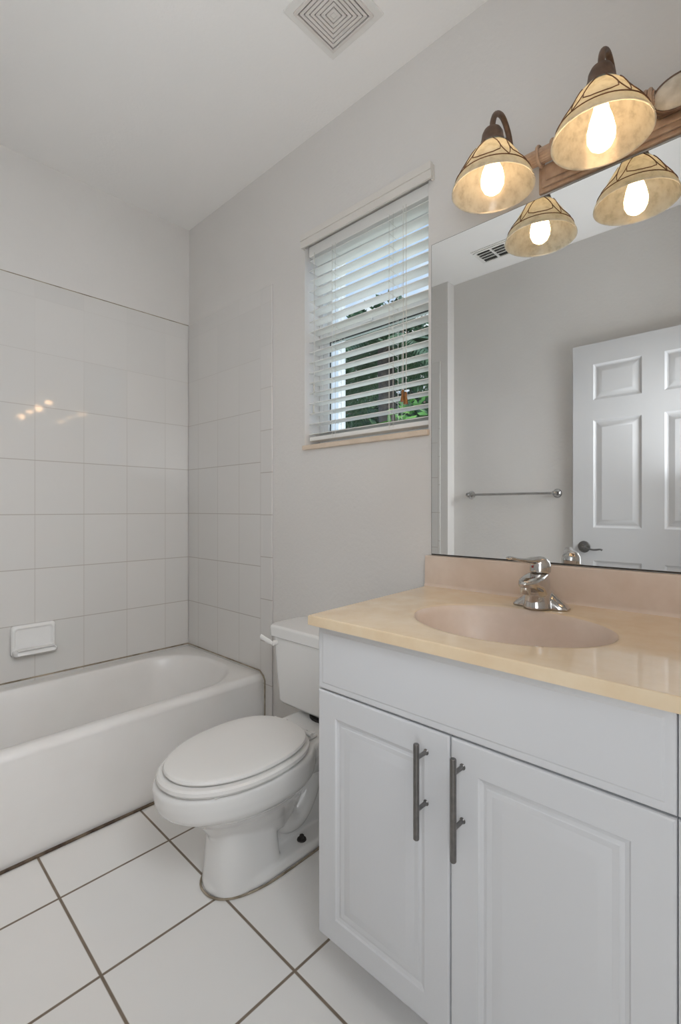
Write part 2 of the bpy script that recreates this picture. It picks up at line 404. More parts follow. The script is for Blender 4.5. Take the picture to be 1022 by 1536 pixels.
# door, opened flat against the wall: six panels
d = empty('door_1', (2.295, -1.58, .012)); struct(d)
DX0, DX1, DZ0, DZ1, DY = 1.536, 2.296, .012, 2.043, -1.567
def panel_face(m, rects, x0, x1, z0, z1, y, sgn, prof, back):
    """front slab facing sgn*y with raised panels cut in: a grid of flat faces, each rect replaced by nested rings"""
    xs = sorted({x0, x1, *[r[0] for r in rects], *[r[1] for r in rects]}); zs = sorted({z0, z1, *[r[2] for r in rects], *[r[3] for r in rects]})
    for a, b in zip(xs, xs[1:]):
        for c, e in zip(zs, zs[1:]):
            mx_, mz_ = (a+b)/2, (c+e)/2
            if any(r[0] < mx_ < r[1] and r[2] < mz_ < r[3] for r in rects): continue
            m.quad((a, y, c), (b, y, c), (b, y, e), (a, y, e))
    for r in rects:
        rings = []
        for off, dep in prof:
            a, b, c, e = r[0]+off, r[1]-off, r[2]+off, r[3]-off
            yy = y-sgn*dep
            rings.append([(a, yy, c), (b, yy, c), (b, yy, e), (a, yy, e)])
        m.loft(rings, False, True)
    yb = back
    m.quad((x0, yb, z0), (x1, yb, z0), (x1, yb, z1), (x0, yb, z1))
    m.quad((x0, y, z0), (x0, yb, z0), (x0, yb, z1), (x0, y, z1)); m.quad((x1, y, z0), (x1, yb, z0), (x1, yb, z1), (x1, y, z1))
    m.quad((x0, y, z0), (x1, y, z0), (x1, yb, z0), (x0, yb, z0)); m.quad((x0, y, z1), (x1, y, z1), (x1, yb, z1), (x0, yb, z1))
c0, c1, c2, c3 = 1.643, 1.879, 1.980, 2.190
rects = [(a, b, c, e) for a, b in ((c0, c1), (c2, c3)) for c, e in ((1.727, 1.927), (1.014, 1.616), (.24, .831))]
m = MB(); panel_face(m, rects, DX0, DX1, DZ0, DZ1, DY, 1, [(0, 0), (.010, .008), (.016, .009), (.042, .002), (.046, .0015)], -1.602)
m.build('door_slab', M['door'], d, sharp=12, merge=True)
m = MB(); m.lathe([(.001, 0), (.031, 0), (.033, .004), (.030, .009), (.014, .012), (.012, .04), (.013, .045), (.001, .045)], (1.597, DY, .905), 'Y', 24)
hp = spline([(1.597, DY+.040, .905), (1.63, DY+.042, .897), (1.66, DY+.042, .893), (1.69, DY+.042, .897), (1.70, DY+.042, .892)], 5)
m.tube(hp, [(.007, .010)]*6+[(.005, .008)]*(len(hp)-8)+[(.006, .008), (.004, .005)], 10)
m.build('lever_handle', M['nickel'], d)
MB().box((DX0-.0015, -1.592, .885), (DX0+.0005, -1.578, .925)).build('latch_plate', M['nickel'], d)
m = MB()
for z in (.25, 1.05, 1.85): m.tube([(2.302, DY-.002, z-.045), (2.302, DY-.002, z+.045)], .006, 10)
m.build('hinge', M['nickel'], d)

# ================================================================== TUB
t = empty('bathtub', (.35, -.77, 0), label='white alcove bathtub against the tiled walls, with a plain apron front', cat='bathtub')
def angmatch(rect_pts, c, fn): return [fn(math.atan2(p[1]-c[1], p[0]-c[0])) for p in rect_pts]
X0, X1, Y0, Y1 = TT+.001, .695, -1.525, -TT-.001
cx, cy = .352, -.765
per = []
nx, ny = 14, 30
for i in range(nx): per.append((X0+(X1-X0)*i/nx, Y0))
for i in range(ny): per.append((X1, Y0+(Y1-Y0)*i/ny))
for i in range(nx): per.append((X1-(X1-X0)*i/nx, Y1))
for i in range(ny): per.append((X0, Y1-(Y1-Y0)*i/ny))
def rrdir(hx, hy, r, c, z):
    """point of a rounded rectangle (half sizes hx, hy, radius r) seen from c in direction a"""
    def fn(a):
        dx, dy = math.cos(a), math.sin(a); lo, hi = 0, 3
        for _ in range(40):
            q = (lo+hi)/2; x, y = abs(dx*q), abs(dy*q)
            ex, ey = max(x-(hx-r), 0), max(y-(hy-r), 0)
            if (ex*ex+ey*ey)**.5 <= r and x <= hx and y <= hy: lo = q
            else: hi = q
        return (c[0]+dx*lo, c[1]+dy*lo, z)
    return fn
def inset_rect(px, py, e): return (min(max(px, X0+.0), X1-e), py)
RZ = .358
rings = []
def apron(x_in, z): return [((p[0] if p[0] < X1-1e-6 else x_in), p[1], z) for p in per]
rings.append(apron(.690, .0)); rings.append(apron(.688, .06)); rings.append(apron(.680, .13)); rings.append(apron(.682, .315))
for k in range(6):
    a = PI/2*k/5
    rings.append(apron(.682-.03+.03*math.cos(a)+.003, .328+.03*math.sin(a)))
for hx, hy, r, z in ((.292, .722, .25, RZ), (.283, .713, .245, RZ-.003), (.273, .703, .24, RZ-.016), (.262, .685, .23, .30), (.24, .645, .21, .15), (.215, .60, .19, .07), (.17, .55, .16, .045), (.02, .04, .02, .042)):
    rings.append(angmatch(per, (cx, cy), rrdir(hx, hy, r, (cx, cy), z)))
m = MB().loft(rings, False, True)
m.build('tub_shell', M['tub'], t, sharp=50)

# soap dish on the tiled wall
sd = empty('soap_dish', (TT, -.763, .48), label='white ceramic soap dish fixed to the tiled wall above the bathtub', cat='soap dish')
ys = (-.850, -.676); zc = .548
m = MB()
rings = []
for x, hy, h0, h1, r in ((TT+.0005, .084, .483, .612, .012), (TT+.012, .087, .481, .614, .014), (TT+.02, .085, .483, .612, .014), (TT+.026, .078, .490, .604, .014), (TT+.024, .072, .51, .598, .012), (TT+.010, .064, .515, .59, .012)):
    c_y, c_z, hz = -.763, (h0+h1)/2, (h1-h0)/2
    rings.append([(x, p[0], p[1]) for p in rrect(c_y, c_z, hy, hz, r, 0)])
m.loft(rings)
m.build('dish_body', M['porcelain'], sd, sharp=75)
m = MB(); rings = []
for x, z0, z1, hy in ((TT+.018, .484, .512, .082), (TT+.045, .485, .510, .083), (TT+.062, .488, .512, .080), (TT+.070, .494, .513, .074), (TT+.062, .508, .516, .07), (TT+.05, .508, .513, .065)):
    rings.append([(x, p[0], p[1]) for p in rrect(-.763, (z0+z1)/2, hy, (z1-z0)/2, min(.009, (z1-z0)/2*.95), 0)])
m.loft(rings); m.build('tray_lip', M['porcelain'], sd, sharp=75)

# ================================================================== TOILET
TX = 1.222
to = empty('toilet', (TX, -.4, 0), label='white two-piece toilet with closed lid between bathtub and vanity', cat='toilet')
def egg(z, yb, yf, hw, n=112, k=.47, pb=2.4, pf=2.0, x=TX):
    yc = yb+(yf-yb)*k; out = []
    for i in range(n):
        a = 2*PI*i/n; c, s_ = math.cos(a), math.sin(a)
        if s_ < 0: p = pf; L = yc-yf
        else: p = pb; L = yb-yc
        X = math.copysign(abs(c)**(2/p), c)*hw; Y = math.copysign(abs(s_)**(2/p), s_)*L
        out.append((x+X, yc+Y, z))
    return out
m = MB()
m.loft([egg(*a) for a in ((.10, -.32, -.60, .06), (.16, -.30, -.62, .085), (.21, -.28, -.655, .112), (.245, -.27, -.70, .140), (.262, -.265, -.735, .158), (.276, -.262, -.757, .170), (.29, -.26, -.769, .177), (.32, -.26, -.777, .181), (.345, -.26, -.779, .182), (.354, -.262, -.774, .178), (.357, -.265, -.768, .172))])
# pedestal column
def sq(z, yb, yf, hw, pf=2.6, pb=5): return egg(z, yb, yf, hw, 96, .5, pb, pf)
m.loft([sq(z, yb, yf, hw) for z, yb, yf, hw in ((.0, -.40, -.625, .092), (.02, -.40, -.622, .088), (.12, -.41, -.615, .079), (.2, -.42, -.612, .075), (.255, -.42, -.622, .075), (.275, -.42, -.63, .076))])
# foot
m.loft([egg(z, -.09, yf, hw, 112, .62, 4, 2.3) for z, yf, hw in ((0, -.628, .104), (.014, -.628, .104), (.026, -.622, .100), (.031, -.615, .094))])
# trapway
tp = spline([(TX, -.40, .17), (TX, -.36, .10), (TX, -.30, .085), (TX, -.25, .14), (TX, -.215, .22), (TX, -.16, .245), (TX, -.12, .18), (TX, -.11, .03)], 6)
m.tube(tp, [(.046, .056)]*len(tp), 18)
# web between trapway and bowl
m.box((TX-.028, -.45, .02), (TX+.028, -.12, .29), .01)
# rear deck and neck
m.loft([[(p[0], p[1], z) for p in rrect(TX, (yb+yf)/2, hx, (yb-yf)/2, .035, 0)] for z, hx, yb, yf in ((.22, .06, -.06, -.28), (.27, .095, -.04, -.33), (.315, .118, -.025, -.36), (.348, .122, -.022, -.36), (.357, .117, -.027, -.355))])
bowl = m.build('bowl', M['porcelain'], to, weighted=False); remesh(bowl, .0030, 24)
# seat and lid
def slab(prof, k=.45, pb=3.2, pf=2.05): return [egg(z, yb, yf, hw, 120, k, pb, pf) for z, yb, yf, hw in prof]
def turned(rings, a=math.radians(3.0)):
    c, q = math.cos(a), math.sin(a)
    return [[(TX+(p[0]-TX)*c-(p[1]+.3)*q, -.3+(p[0]-TX)*q+(p[1]+.3)*c, p[2]) for p in r] for r in rings]
MB().loft(turned(slab(((.3605, -.306, -.758, .164), (.362, -.302, -.768, .171), (.370, -.299, -.775, .177), (.379, -.300, -.774, .176), (.3835, -.304, -.768, .170)), .47, 2.5))).build('seat', M['seat'], to)
MB().loft(turned(slab(((.3865, -.312, -.750, .156), (.388, -.309, -.754, .160), (.393, -.307, -.757, .1625), (.399, -.309, -.754, .160), (.4025, -.315, -.746, .152), (.4045, -.352, -.70, .118), (.4055, -.41, -.6, .06)), .46, 2.5))).build('lid', M['seat'], to)
MB().box((TX+.125, -.69, .3575), (TX+.145, -.67, .3615), .0015).build('bumper', M['seat'], to)
for sx in (-1, 1):
    m = MB(); x = TX+sx*.072
    m.box((x-.016, -.304, .3585), (x+.016, -.262, .370), .004); m.tube([(x-.024, -.297, .377), (x+.024, -.297, .377)], .0075, 12); m.box((x-.011, -.280, .368), (x+.011, -.264, .374), .003)
    m.build('hinge', M['seat'], to)
MB().lathe([(.0, 0), (.011, 0), (.011, .003), (.0, .004)], (TX+.03, -.268, .3575), n=14).build('deck_bolt', M['nickel'], to)
for sx in (-1, 1):
    m = MB(); m.lathe([(.0, 0), (.016, 0), (.015, .004), (.0, .004)], (TX+sx*.066, -.315, .0305), n=16)
    m.lathe([(.0, 0), (.008, 0), (.008, .012), (.0, .012)], (TX+sx*.066, -.315, .034), n=6)
    m.build('floor_bolt', M['dark'], to)
# tank
m = MB()
m.loft([[(p[0], p[1], z) for p in rrect(TX, (yb+yf)/2, hx, (yb-yf)/2, r, 0)] for z, hx, yb, yf, r in
        ((.3665, .195, -.035, -.165, .03), (.372, .213, -.03, -.182, .032), (.385, .221, -.028, -.19, .032), (.5, .230, -.024, -.197, .032), (.60, .237, -.022, -.201, .032), (.626, .238, -.022, -.202, .032))])
m.build('tank', M['porcelain'], to, sharp=50)
m = MB()
m.loft([[(p[0], p[1], z) for p in rrect(TX, (yb+yf)/2, hx, (yb-yf)/2, .03, 0)] for z, hx, yb, yf in
        ((.6275, .246, -.018, -.206), (.631, .250, -.015, -.21), (.662, .252, -.013, -.212), (.669, .249, -.016, -.209), (.673, .242, -.022, -.202))])
m.build('tank_lid', M['porcelain'], to, sharp=50)
m = MB(); m.tube([(1.018, -.2015, .606), (1.018, -.221, .606)], .010, 12); hp = spline([(1.024, -.222, .606), (1.00, -.226, .612), (.975, -.230, .620), (.957, -.232, .624)], 4); m.tube(hp, [(.007, .0045)]*3+[(.010, .005)]*(len(hp)-4)+[(.004, .003)], 10)
m.build('flush_lever', M['seat'], to)
m = MB(); m.lathe([(.105*0+.0001, 0), (.08, 0), (.08, .0095), (.0001, .0095)], (TX, -.11, .357), n=24); m.build('tank_gasket', M['dark'], to)
# caulk ring round the foot
m = MB(); ring = egg(.003, -.088, -.633, .109, 60, .62, 4, 2.3); m.tube(ring+[ring[0]], .0034, 6, cap=False); m.build('base_caulk', M['caulk_pale'], to)

# ================================================================== VANITY
VX0, VX1, VF = 1.636, 2.80, -.575
v = empty('vanity_cabinet', ((VX0+VX1)/2, -.29, 0), label='white bathroom vanity cabinet with raised panel doors under the cream countertop', cat='cabinet')
MB().box((VX0+.004, -.553, .10), (VX1, -.012, .715), .001).box((VX0+.004, -.553, .7155), (VX1, -.536, .840)).box((VX0+.004, -.535, .7155), (VX0+.022, -.012, .840)).box((VX1-.018, -.535, .7155), (VX1, -.012, .840)).build('cabinet_body', M['vanity'], v)
MB().box((VX0+.04, -.45, .002), (VX1, -.014, .0995)).build('toe_kick', M['vanity'], v, smooth=False)
def bevel_panel(x0, x1, z0, z1):
    m = MB(); b = .014
    rings = [[(x0, -.554, z0), (x1, -.554, z0), (x1, -.554, z1), (x0, -.554, z1)]]
    for off, y in ((0, VF+.004), (.0012, VF+.0012), (.004, VF), (b, VF), (b+.003, VF-.0016), (b+.012, VF-.002)):
        rings.append([(x0+off, y, z0+off), (x1-off, y, z0+off), (x1-off, y, z1-off), (x0+off, y, z1-off)])
    return m.loft(rings)
bevel_panel(VX0, 2.353, .691, .841).build('false_drawer_front', M['vanity'], v, sharp=20)
def cab_door(x0, x1, hx):
    z0, z1 = .105, .687; m = MB()
    rings = [[(x0, -.554, z0), (x1, -.554, z0), (x1, -.554, z1), (x0, -.554, z1)]]
    for off, dep in ((0, .004), (.0012, .0012), (.004, 0), (.056, 0), (.059, .0035), (.065, .0055), (.0695, .0045), (.072, .003), (.075, .0035), (.082, .0045), (.086, .0035), (.100, .0005), (.104, 0)):
        y = VF+dep
        rings.append([(x0+off, y, z0+off), (x1-off, y, z0+off), (x1-off, y, z1-off), (x0+off, y, z1-off)])
    o = m.loft(rings).build('cabinet_door', M['vanity'], v, sharp=20)
    m = MB(); zt, zb = (.668, .484) if hx < 2 else (.668, .481)
    m.tube([(hx, VF-.034, zb), (hx, VF-.034, zb+.0015), (hx, VF-.034, zt-.0015), (hx, VF-.034, zt)], [.005, .006, .006, .005], 14)
    for z in (.640, .540): m.tube([(hx, VF-.0345, z), (hx, VF-.003, z), (hx, VF-.0005, z)], [.0042, .0042, .0062], 12)
    h = m.build('bar_handle', M['nickel'], o)
    return o, h
for a in ((VX0, 1.9935, 1.942), (1.9965, 2.353, 2.022)):
    o, h = cab_door(*a); h.matrix_parent_inverse = Matrix.Identity(4)
for z0, z1 in ((.105, .39), (.393, .687), (.691, .841)):
    bevel_panel(2.3542, VX1-.004, z0, z1).build('drawer_front', M['vanity'], v, sharp=20)

# countertop with the integral oval basin and splash
ct = empty('countertop', (2.2, -.3, .843), label='cream cultured marble countertop with an integral oval basin and back splash', cat='countertop')
X0c, X1c, Y0c, Y1c, ZT, ZB = 1.622, 2.815, -.596, -.004, .866, .8425
bc = (2.0, -.338)
per = []
nx, ny = 40, 20
for i in range(nx): per.append((X0c+(X1c-X0c)*i/nx, Y0c))
for i in range(ny): per.append((X1c, Y0c+(Y1c-Y0c)*i/ny))
for i in range(nx): per.append((X1c-(X1c-X0c)*i/nx, Y1c))
for i in range(ny): per.append((X0c, Y1c-(Y1c-Y0c)*i/ny))
# resample denser ellipse by adding direction-matched points
def ell(a, b, z):
    out = []
    for p in per:
        an = math.atan2((p[1]-bc[1])/b, (p[0]-bc[0])/a); out.append((bc[0]+a*math.cos(an), bc[1]+b*math.sin(an), z))
    return out
ins = lambda e, z: [(min(max(p[0], X0c+e), X1c-e), min(max(p[1], Y0c+e), Y1c-e), z) for p in per]
m = MB(); m.loft([ell(.235, .18, ZB), ins(0, ZB), ins(0, ZT-.004), ins(.0015, ZT-.001), ins(.004, ZT), ell(.236, .186, ZT), ell(.226, .176, ZT-.0005), ell(.221, .171, ZT-.002)], False, False)

for q in m.bm.verts:
    if q.co.x < 1.70: q.co.x -= .046*(1+q.co.y/.596)*min(1, (1.70-q.co.x)/.078)
m.build('top_slab', M['marble'], ct, sharp=40)
BN = 96
def el(a, b, z, dy=0): return [(bc[0]+a*math.cos(2*PI*i/BN), bc[1]+dy+b*math.sin(2*PI*i/BN), z) for i in range(BN)]
m = MB(); m.loft([el(.2205, .1705, ZT-.002), el(.216, .166, ZT-.006), el(.211, .161, ZT-.016), el(.202, .152, ZT-.05), el(.182, .135, ZT-.09), el(.14, .105, ZT-.122), el(.08, .06, ZT-.137), el(.03, .03, ZT-.141)], False, True)
m.build('basin', M['marble_rose'], ct, sharp=60)
MB().lathe([(.0001, 0), (.022, 0), (.022, .003), (.017, .004), (.0001, .003)], (bc[0], bc[1], ZT-.141), n=20).build('drain', M['chrome'], ct)
m = MB(); m.loft([[(x, y, z) for y, z in ((-.0045, ZT-.001), (-.030, ZT-.001), (-.026, ZT+.004), (-.0235, ZT+.010), (-.0225, ZT+.094), (-.0205, ZT+.0985), (-.0045, ZT+.099))] for x in (X0c-.054+.006, X1c)])
sp = m.build('back_splash', M['marble_rose'], ct, sharp=40)

# faucet
FX, FY, FZ = 1.992, -.118, ZT
fa = empty('faucet', (FX, FY, FZ), label='chrome single lever faucet behind the oval basin', cat='faucet')
m = MB()
rings = []
for u in [i/16 for i in range(17)]:
    x = -.070+.14*u; e = abs(2*u-1); hh = .018+.056*max(0, 1-e*1.12)**1.5
    hh *= (1-e**9*.75); w_ = .028*(1-e**5*.5)
    rings.append([(FX+x, FY+w_*math.cos(a), FZ+.0005+hh*max(0, math.sin(a))**.8) for a in [PI*k/12 for k in range(13)]])
m.loft(rings)
m.loft([[(FX+rx*math.cos(a), FY+dy+ry*math.sin(a), FZ+z) for a in [2*PI*k/28 for k in range(28)]] for z, dy, rx, ry in
        ((.002, -.016, .036, .044), (.02, -.017, .0315, .041), (.036, -.018, .029, .040), (.048, -.024, .0285, .047), (.056, -.034, .028, .060), (.063, -.042, .028, .071), (.071, -.044, .0285, .073), (.078, -.042, .0275, .070), (.084, -.032, .026, .056), (.0885, -.012, .024, .031))])
fb = m.build('body', M['chrome'], fa, weighted=False); remesh(fb, .0016, 8)
MB().lathe([(.0001, 0), (.0115, 0), (.0125, .003), (.0125, .016), (.0001, .016)], (FX, FY-.097, FZ+.046), n=20).build('aerator', M['chrome'], fa)
# the lever is turned a little towards the toilet
LA = Vector((-.36, -.93, 0)).normalized(); LS = Vector((.93, -.36, 0)).normalized()
m = MB()
m.loft([[(FX+r*math.cos(a), FY-.005+dy+r*math.sin(a)*1.05, FZ+z) for a in [2*PI*k/28 for k in range(28)]] for z, r, dy in ((.0895, .0235, 0), (.092, .0258, 0), (.105, .0262, 0), (.116, .0245, -.001), (.125, .019, -.003), (.130, .011, -.005), (.1315, .002, -.006))])
lp = spline([Vector((FX, FY, FZ))+LA*t+Vector((0, 0, h)) for t, h in ((-.008, .116), (.02, .122), (.05, .122), (.08, .126), (.104, .131), (.112, .130))], 6)
n_ = len(lp); m.tube(lp, [(.011-.007*min(1, 1.6*i/(n_-1)), .0225-.0115*min(1, 1.3*i/(n_-1))) for i in range(n_-2)]+[(.0045, .011), (.002, .005)], 16)
lv = m.build('lever', M['chrome'], fa, weighted=False); remesh(lv, .0014, 6)
dd = MB().lathe([(.0001, 0), (.0038, 0), (.0032, .0015), (.0001, .0018)], (0, 0, 0), 'Y', 12)
for q in dd.bm.verts: q.co = Vector((FX, FY-.005, FZ+.106))+LA*(.0262+q.co.y)+LS*q.co.x+Vector((0, 0, q.co.z))
dd.build('hot_cold_dot', M['red'], fa)

# ================================================================== MIRROR
mi = empty('wall_mirror', (2.2, -.003, .968), label='large frameless wall mirror above the countertop splash', cat='mirror')
MB().box((1.587, -.0035, .9665), (2.90, -.0006, 1.9985)).build('backing', M['mirror_edge'], mi, smooth=False)
MB().box((1.5895, -.0060, .9705), (2.8975, -.0036, 1.9960)).build('mirror_glass', M['mirror'], mi, smooth=False)

# ================================================================== BLIND
bl = empty('window_blind', (1.27, .03, 2.2), label='white horizontal slat blind hanging in the window, slats open', cat='blind')
m = MB(); m.box((.955, -.022, 2.212), (1.598, -.012, 2.266), .003); m.box((.955, -.026, 2.240), (1.598, -.0215, 2.266), .002); m.box((.955, -.012, 2.212), (.965, -.001, 2.262), .002); m.box((1.588, -.012, 2.212), (1.598, -.001, 2.262), .002)
m.build('valance', M['valance'], bl)
MB().box((.965, .018, 2.186), (1.567, .066, 2.23), .003).build('head_rail', M['slat'], bl)
m = MB(); pitch = .0432; z = 2.168; zs = []
while z > 1.43: zs.append(z); z -= pitch
for i, z in enumerate(zs):
    tl = math.radians(1.2); c, s_ = math.cos(tl), math.sin(tl); hw = .025
    rings = []
    for x in (.967, 1.565):
        pr = []
        for k in range(7):
            u = -1+2*k/6; pr.append((u*hw, .0018*(1-u*u)+.0013))
        for k in range(7):
            u = 1-2*k/6; pr.append((u*hw, .0018*(1-u*u)-.0013))
        rings.append([(x, .042+a*c+b*s_, z-a*s_+b*c) for a, b in pr])
    m.loft(rings)
m.build('slats', M['slat'], bl)
MB().box((.967, .018, 1.405), (1.565, .066, 1.423), .004).build('bottom_rail', M['slat'], bl)
m = MB()
for x in (1.105, 1.395):
    for y in (.0155, .0695):
        m.tube([(x, y, 2.19), (x, y, 1.41)], .0011, 6)
        m.tube([(x+.018, y, 2.19), (x+.018, y, 1.41)], .0009, 6)
    for z in zs: m.tube([(x, .0155, z-.004), (x, .0695, z-.009)], .0008, 5)
m.build('ladder_cord', M['cord'], bl)
for x, y, zt, zb, mat in ((1.462, .009, 2.19, 1.515, 'wood_tassel'), (1.474, .010, 2.19, 1.505, 'wood_tassel'), (1.008, .009, 2.19, 1.62, 'white_tassel'), (1.003, .012, 2.19, 1.535, 'white_tassel')):
    pc = MB().tube([(x, y, zt), (x+.001, y, (zt+zb)/2), (x, y, zb+.02)], .0012, 6).build('pull_cord', M['cord'], bl)
    tz = MB().lathe([(.0001, .024), (.004, .024), (.0055, .018), (.0045, .008), (.007, -.004), (.009, -.014), (.0085, -.018), (.0001, -.018)] if mat == 'wood_tassel' else [(.0001, .018), (.0045, .018), (.0035, .006), (.0035, -.004), (.0055, -.014), (.0001, -.015)], (x, y-.002, zb), n=14).build('tassel', M[mat], pc)
    tz.matrix_parent_inverse = Matrix.Identity(4); tz.parent = pc
    tag(tz, 'amber wooden tassel' if mat == 'wood_tassel' else 'small cream tassel')

# ================================================================== VANITY LIGHT
LX = [1.884, 2.148, 2.412, 2.676]; LY = -.170; LZ = 1.968; MCX = 2.280
vl = empty('vanity_light', (MCX, -.01, 2.07), label='bronze four-arm vanity light with bell shaped alabaster glass shades above the mirror', cat='light fixture')
m = MB()
for x0, x1, z0, z1, ya, yb in ((1.945, 2*MCX-1.945, 2.0035, 2.078, -.001, -.012), (1.955, 2*MCX-1.955, 2.014, 2.074, -.012, -.020), (1.968, 2*MCX-1.968, 2.027, 2.070, -.020, -.026)):
    m.box((x0, yb, z0), (x1, ya, z1), .003)
m.build('back_plate', M['bronze_light'], vl)
m = MB(); n = 40; rings = []
for x in (1.84, 2.232): rings.append([(x, -.046+(.0185+.0016*(k % 2))*math.cos(2*PI*k/n), 2.084+(.0185+.0016*(k % 2))*math.sin(2*PI*k/n)) for k in range(n)])
m.loft(rings)
rings = [[(2*MCX-p[0], p[1], p[2]) for p in r] for r in rings]; m.loft(rings)
m.build('reeded_rod', M['bronze_light'], vl, sharp=60)
for x in (1.962, 2.000, 2.214, 2.224, 2*MCX-2.224, 2*MCX-2.214, 2*MCX-2.000, 2*MCX-1.962):
    m = MB(); ring = [(x, -.046+.0240*math.cos(a), 2.084+.0240*math.sin(a)) for a in [2*PI*k/28 for k in range(29)]]
    m.tube(ring, .0048, 8, cap=False); m.build('rod_ring', M['bronze_light'], vl)
m = MB(); m.lathe([(.0001, 0)]+[(.047*math.cos(a), .014*math.sin(a)) for a in [PI/2*k/8 for k in range(8)]]+[(.0001, .0142)], (0, 0, 0), 'Y', 32)
for vv in m.bm.verts: vv.co = Vector((MCX+vv.co.x*1.15, -.050-vv.co.y, 2.075+vv.co.z*.82))
md = m.build('medallion', M['medallion'], vl)
m = MB(); ring = [(MCX+.0555*math.cos(a), -.050, 2.075+.0400*math.sin(a)) for a in [2*PI*k/40 for k in range(41)]]
m.tube(ring, .0035, 8, cap=False); m.box((MCX-.05, -.048, 2.04), (MCX+.05, -.0262, 2.11), .01); m.build('medallion_rim', M['bronze'], vl)
prof = [(.1065, 0), (.1060, .004), (.100, .018), (.090, .036), (.078, .056), (.066, .076), (.054, .094), (.042, .110), (.033, .120)]
def rad(h):
    for (r0, h0), (r1, h1) in zip(prof, prof[1:]):
        if h <= h1: return r0+(r1-r0)*(h-h0)/(h1-h0)
    return prof[-1][0]
for i, x in enumerate(LX):
    top = (x, LY, LZ+.128)
    ap = spline([(x, -.046, 2.084), (x, -.050, 2.12), (x, -.072, 2.172), (x, -.110, 2.198), (x, -.148, 2.184), (x, -.168, 2.15), (x, LY, 2.105)], 6)
    MB().tube(ap, .0075, 12).build('arm', M['bronze'], vl)
    MB().lathe([(.0001, .048), (.012, .048), (.022, .044), (.027, .034), (.029, .020), (.033, .006), (.039, -.006), (.041, -.012), (.036, -.010), (.0001, .0)], (x, LY, LZ+.115), n=28).build('shade_cup', M['bronze'], vl)
    th = .0032
    rings_p = prof+[(r-th, h+.0008) for r, h in prof[::-1]]
    m = MB(); m.lathe(rings_p, (x, LY, LZ), n=48, cap0=False, cap1=False)
    # close the rim
    sh = m.build('shade', M['shade'], vl, sharp=70, merge=True)
    m = MB(); P = lambda a, h: (x+(rad(h)+.0018)*math.cos(a), LY+(rad(h)+.0018)*math.sin(a), LZ+h)
    m.tube([P(2*PI*k/48, .027) for k in range(49)], .0013, 6, cap=False)
    for q in range(5):
        a0 = 2*PI*q/5-PI/2+.25
        u = [(-.22, .110), (-.40, .090), (-.47, .068), (-.42, .050), (-.22, .041), (0, .039), (.22, .041), (.42, .050), (.47, .068), (.40, .090), (.22, .110)]
        pts = []
        for (A0, H0), (A1, H1) in zip(u, u[1:]):
            for k in range(4): pts.append(P(a0+A0+(A1-A0)*k/4, H0+(H1-H0)*k/4))
        pts.append(P(a0+u[-1][0], u[-1][1])); m.tube(pts, .0012, 6)
        for sg in (-1, 1):
            pts = [P(a0+sg*(.44+.19*(k/8)**1.6), .082-.054*k/8) for k in range(9)]; m.tube(pts, .0012, 6)
    w_ = m.build('scroll_wire', M['wire'], sh); w_.matrix_parent_inverse = Matrix.Identity(4); w_.parent = sh
    bp = [(.0001, .10), (.013, .10), (.014, .078), (.018, .062), (.026, .044), (.0298, .024), (.0285, .008), (.022, -.006), (.012, -.014), (.0001, -.0165)]
    if i % 2: bp = [(.0001, .10), (.0135, .10), (.014, .072), (.017, .056), (.0245, .032), (.0295, .008), (.0285, -.010), (.022, -.024), (.012, -.032), (.0001, -.0345)]
    m = MB(); m.lathe(bp, (x, LY, LZ+.006), n=28)
    m.build('bulb', M['bulb'], vl)
    # each bulb lights the room
# ================================================================== CEILING FITTINGS
ef = empty('exhaust_fan_grille', (1.42, -.300, CH), label='square white ceiling exhaust fan grille with concentric slots', cat='vent')
MB().box((1.308, -.412, CH-.006), (1.532, -.188, CH-.0005), .002).build('cover_plate', M['grille_cover'], ef)
MB().box((1.337, -.383, CH-.0075), (1.503, -.217, CH-.0063)).build('dark_opening', M['dark'], ef, smooth=False)
m = MB()
def sqring(h0, h1, z0, z1):
    for a, b, c, e in ((-h1, h1, h0, h1), (-h1, h1, -h1, -h0), (h0, h1, -h0, h0), (-h1, -h0, -h0, h0)):
        m.box((1.42+a, -.30+c, z0), (1.42+b, -.30+e, z1), .0006, 1)
sqring(.080, .089, CH-.014, CH-.0062)
for k in range(6):
    o_ = .0755-.0118*k; sqring(o_-.0086, o_, CH-.013, CH-.0078)
m.box((1.4125, -.3075, CH-.013), (1.4275, -.2925, CH-.0078), .0006, 1)
m.build('louvres', M['grille'], ef)
ar = empty('air_register', (1.19, -1.39, CH), label='white ceiling air register with dark slots, seen in the mirror', cat='vent')
MB().box((1.03, -1.475, CH-.005), (1.35, -1.305, CH-.0005), .002).build('register_frame', M['grille_cover'], ar)
MB().box((1.05, -1.455, CH-.0065), (1.33, -1.325, CH-.0052)).build('register_opening', M['dark'], ar, smooth=False)
m = MB()
m.box((1.04, -1.46, CH-.012), (1.055, -1.32, CH-.0052)); m.box((1.325, -1.46, CH-.012), (1.34, -1.32, CH-.0052)); m.box((1.055, -1.465, CH-.012), (1.325, -1.452, CH-.0052)); m.box((1.055, -1.328, CH-.012), (1.325, -1.315, CH-.0052))
for x in (1.145, 1.235): m.box((x-.006, -1.452, CH-.012), (x+.006, -1.328, CH-.0068))
for y in (-1.415, -1.385, -1.355): m.box((1.055, y-.003, CH-.011), (1.325, y+.003, CH-.0068))
m.build('register_louvres', M['grille_cover'], ar, smooth=False)

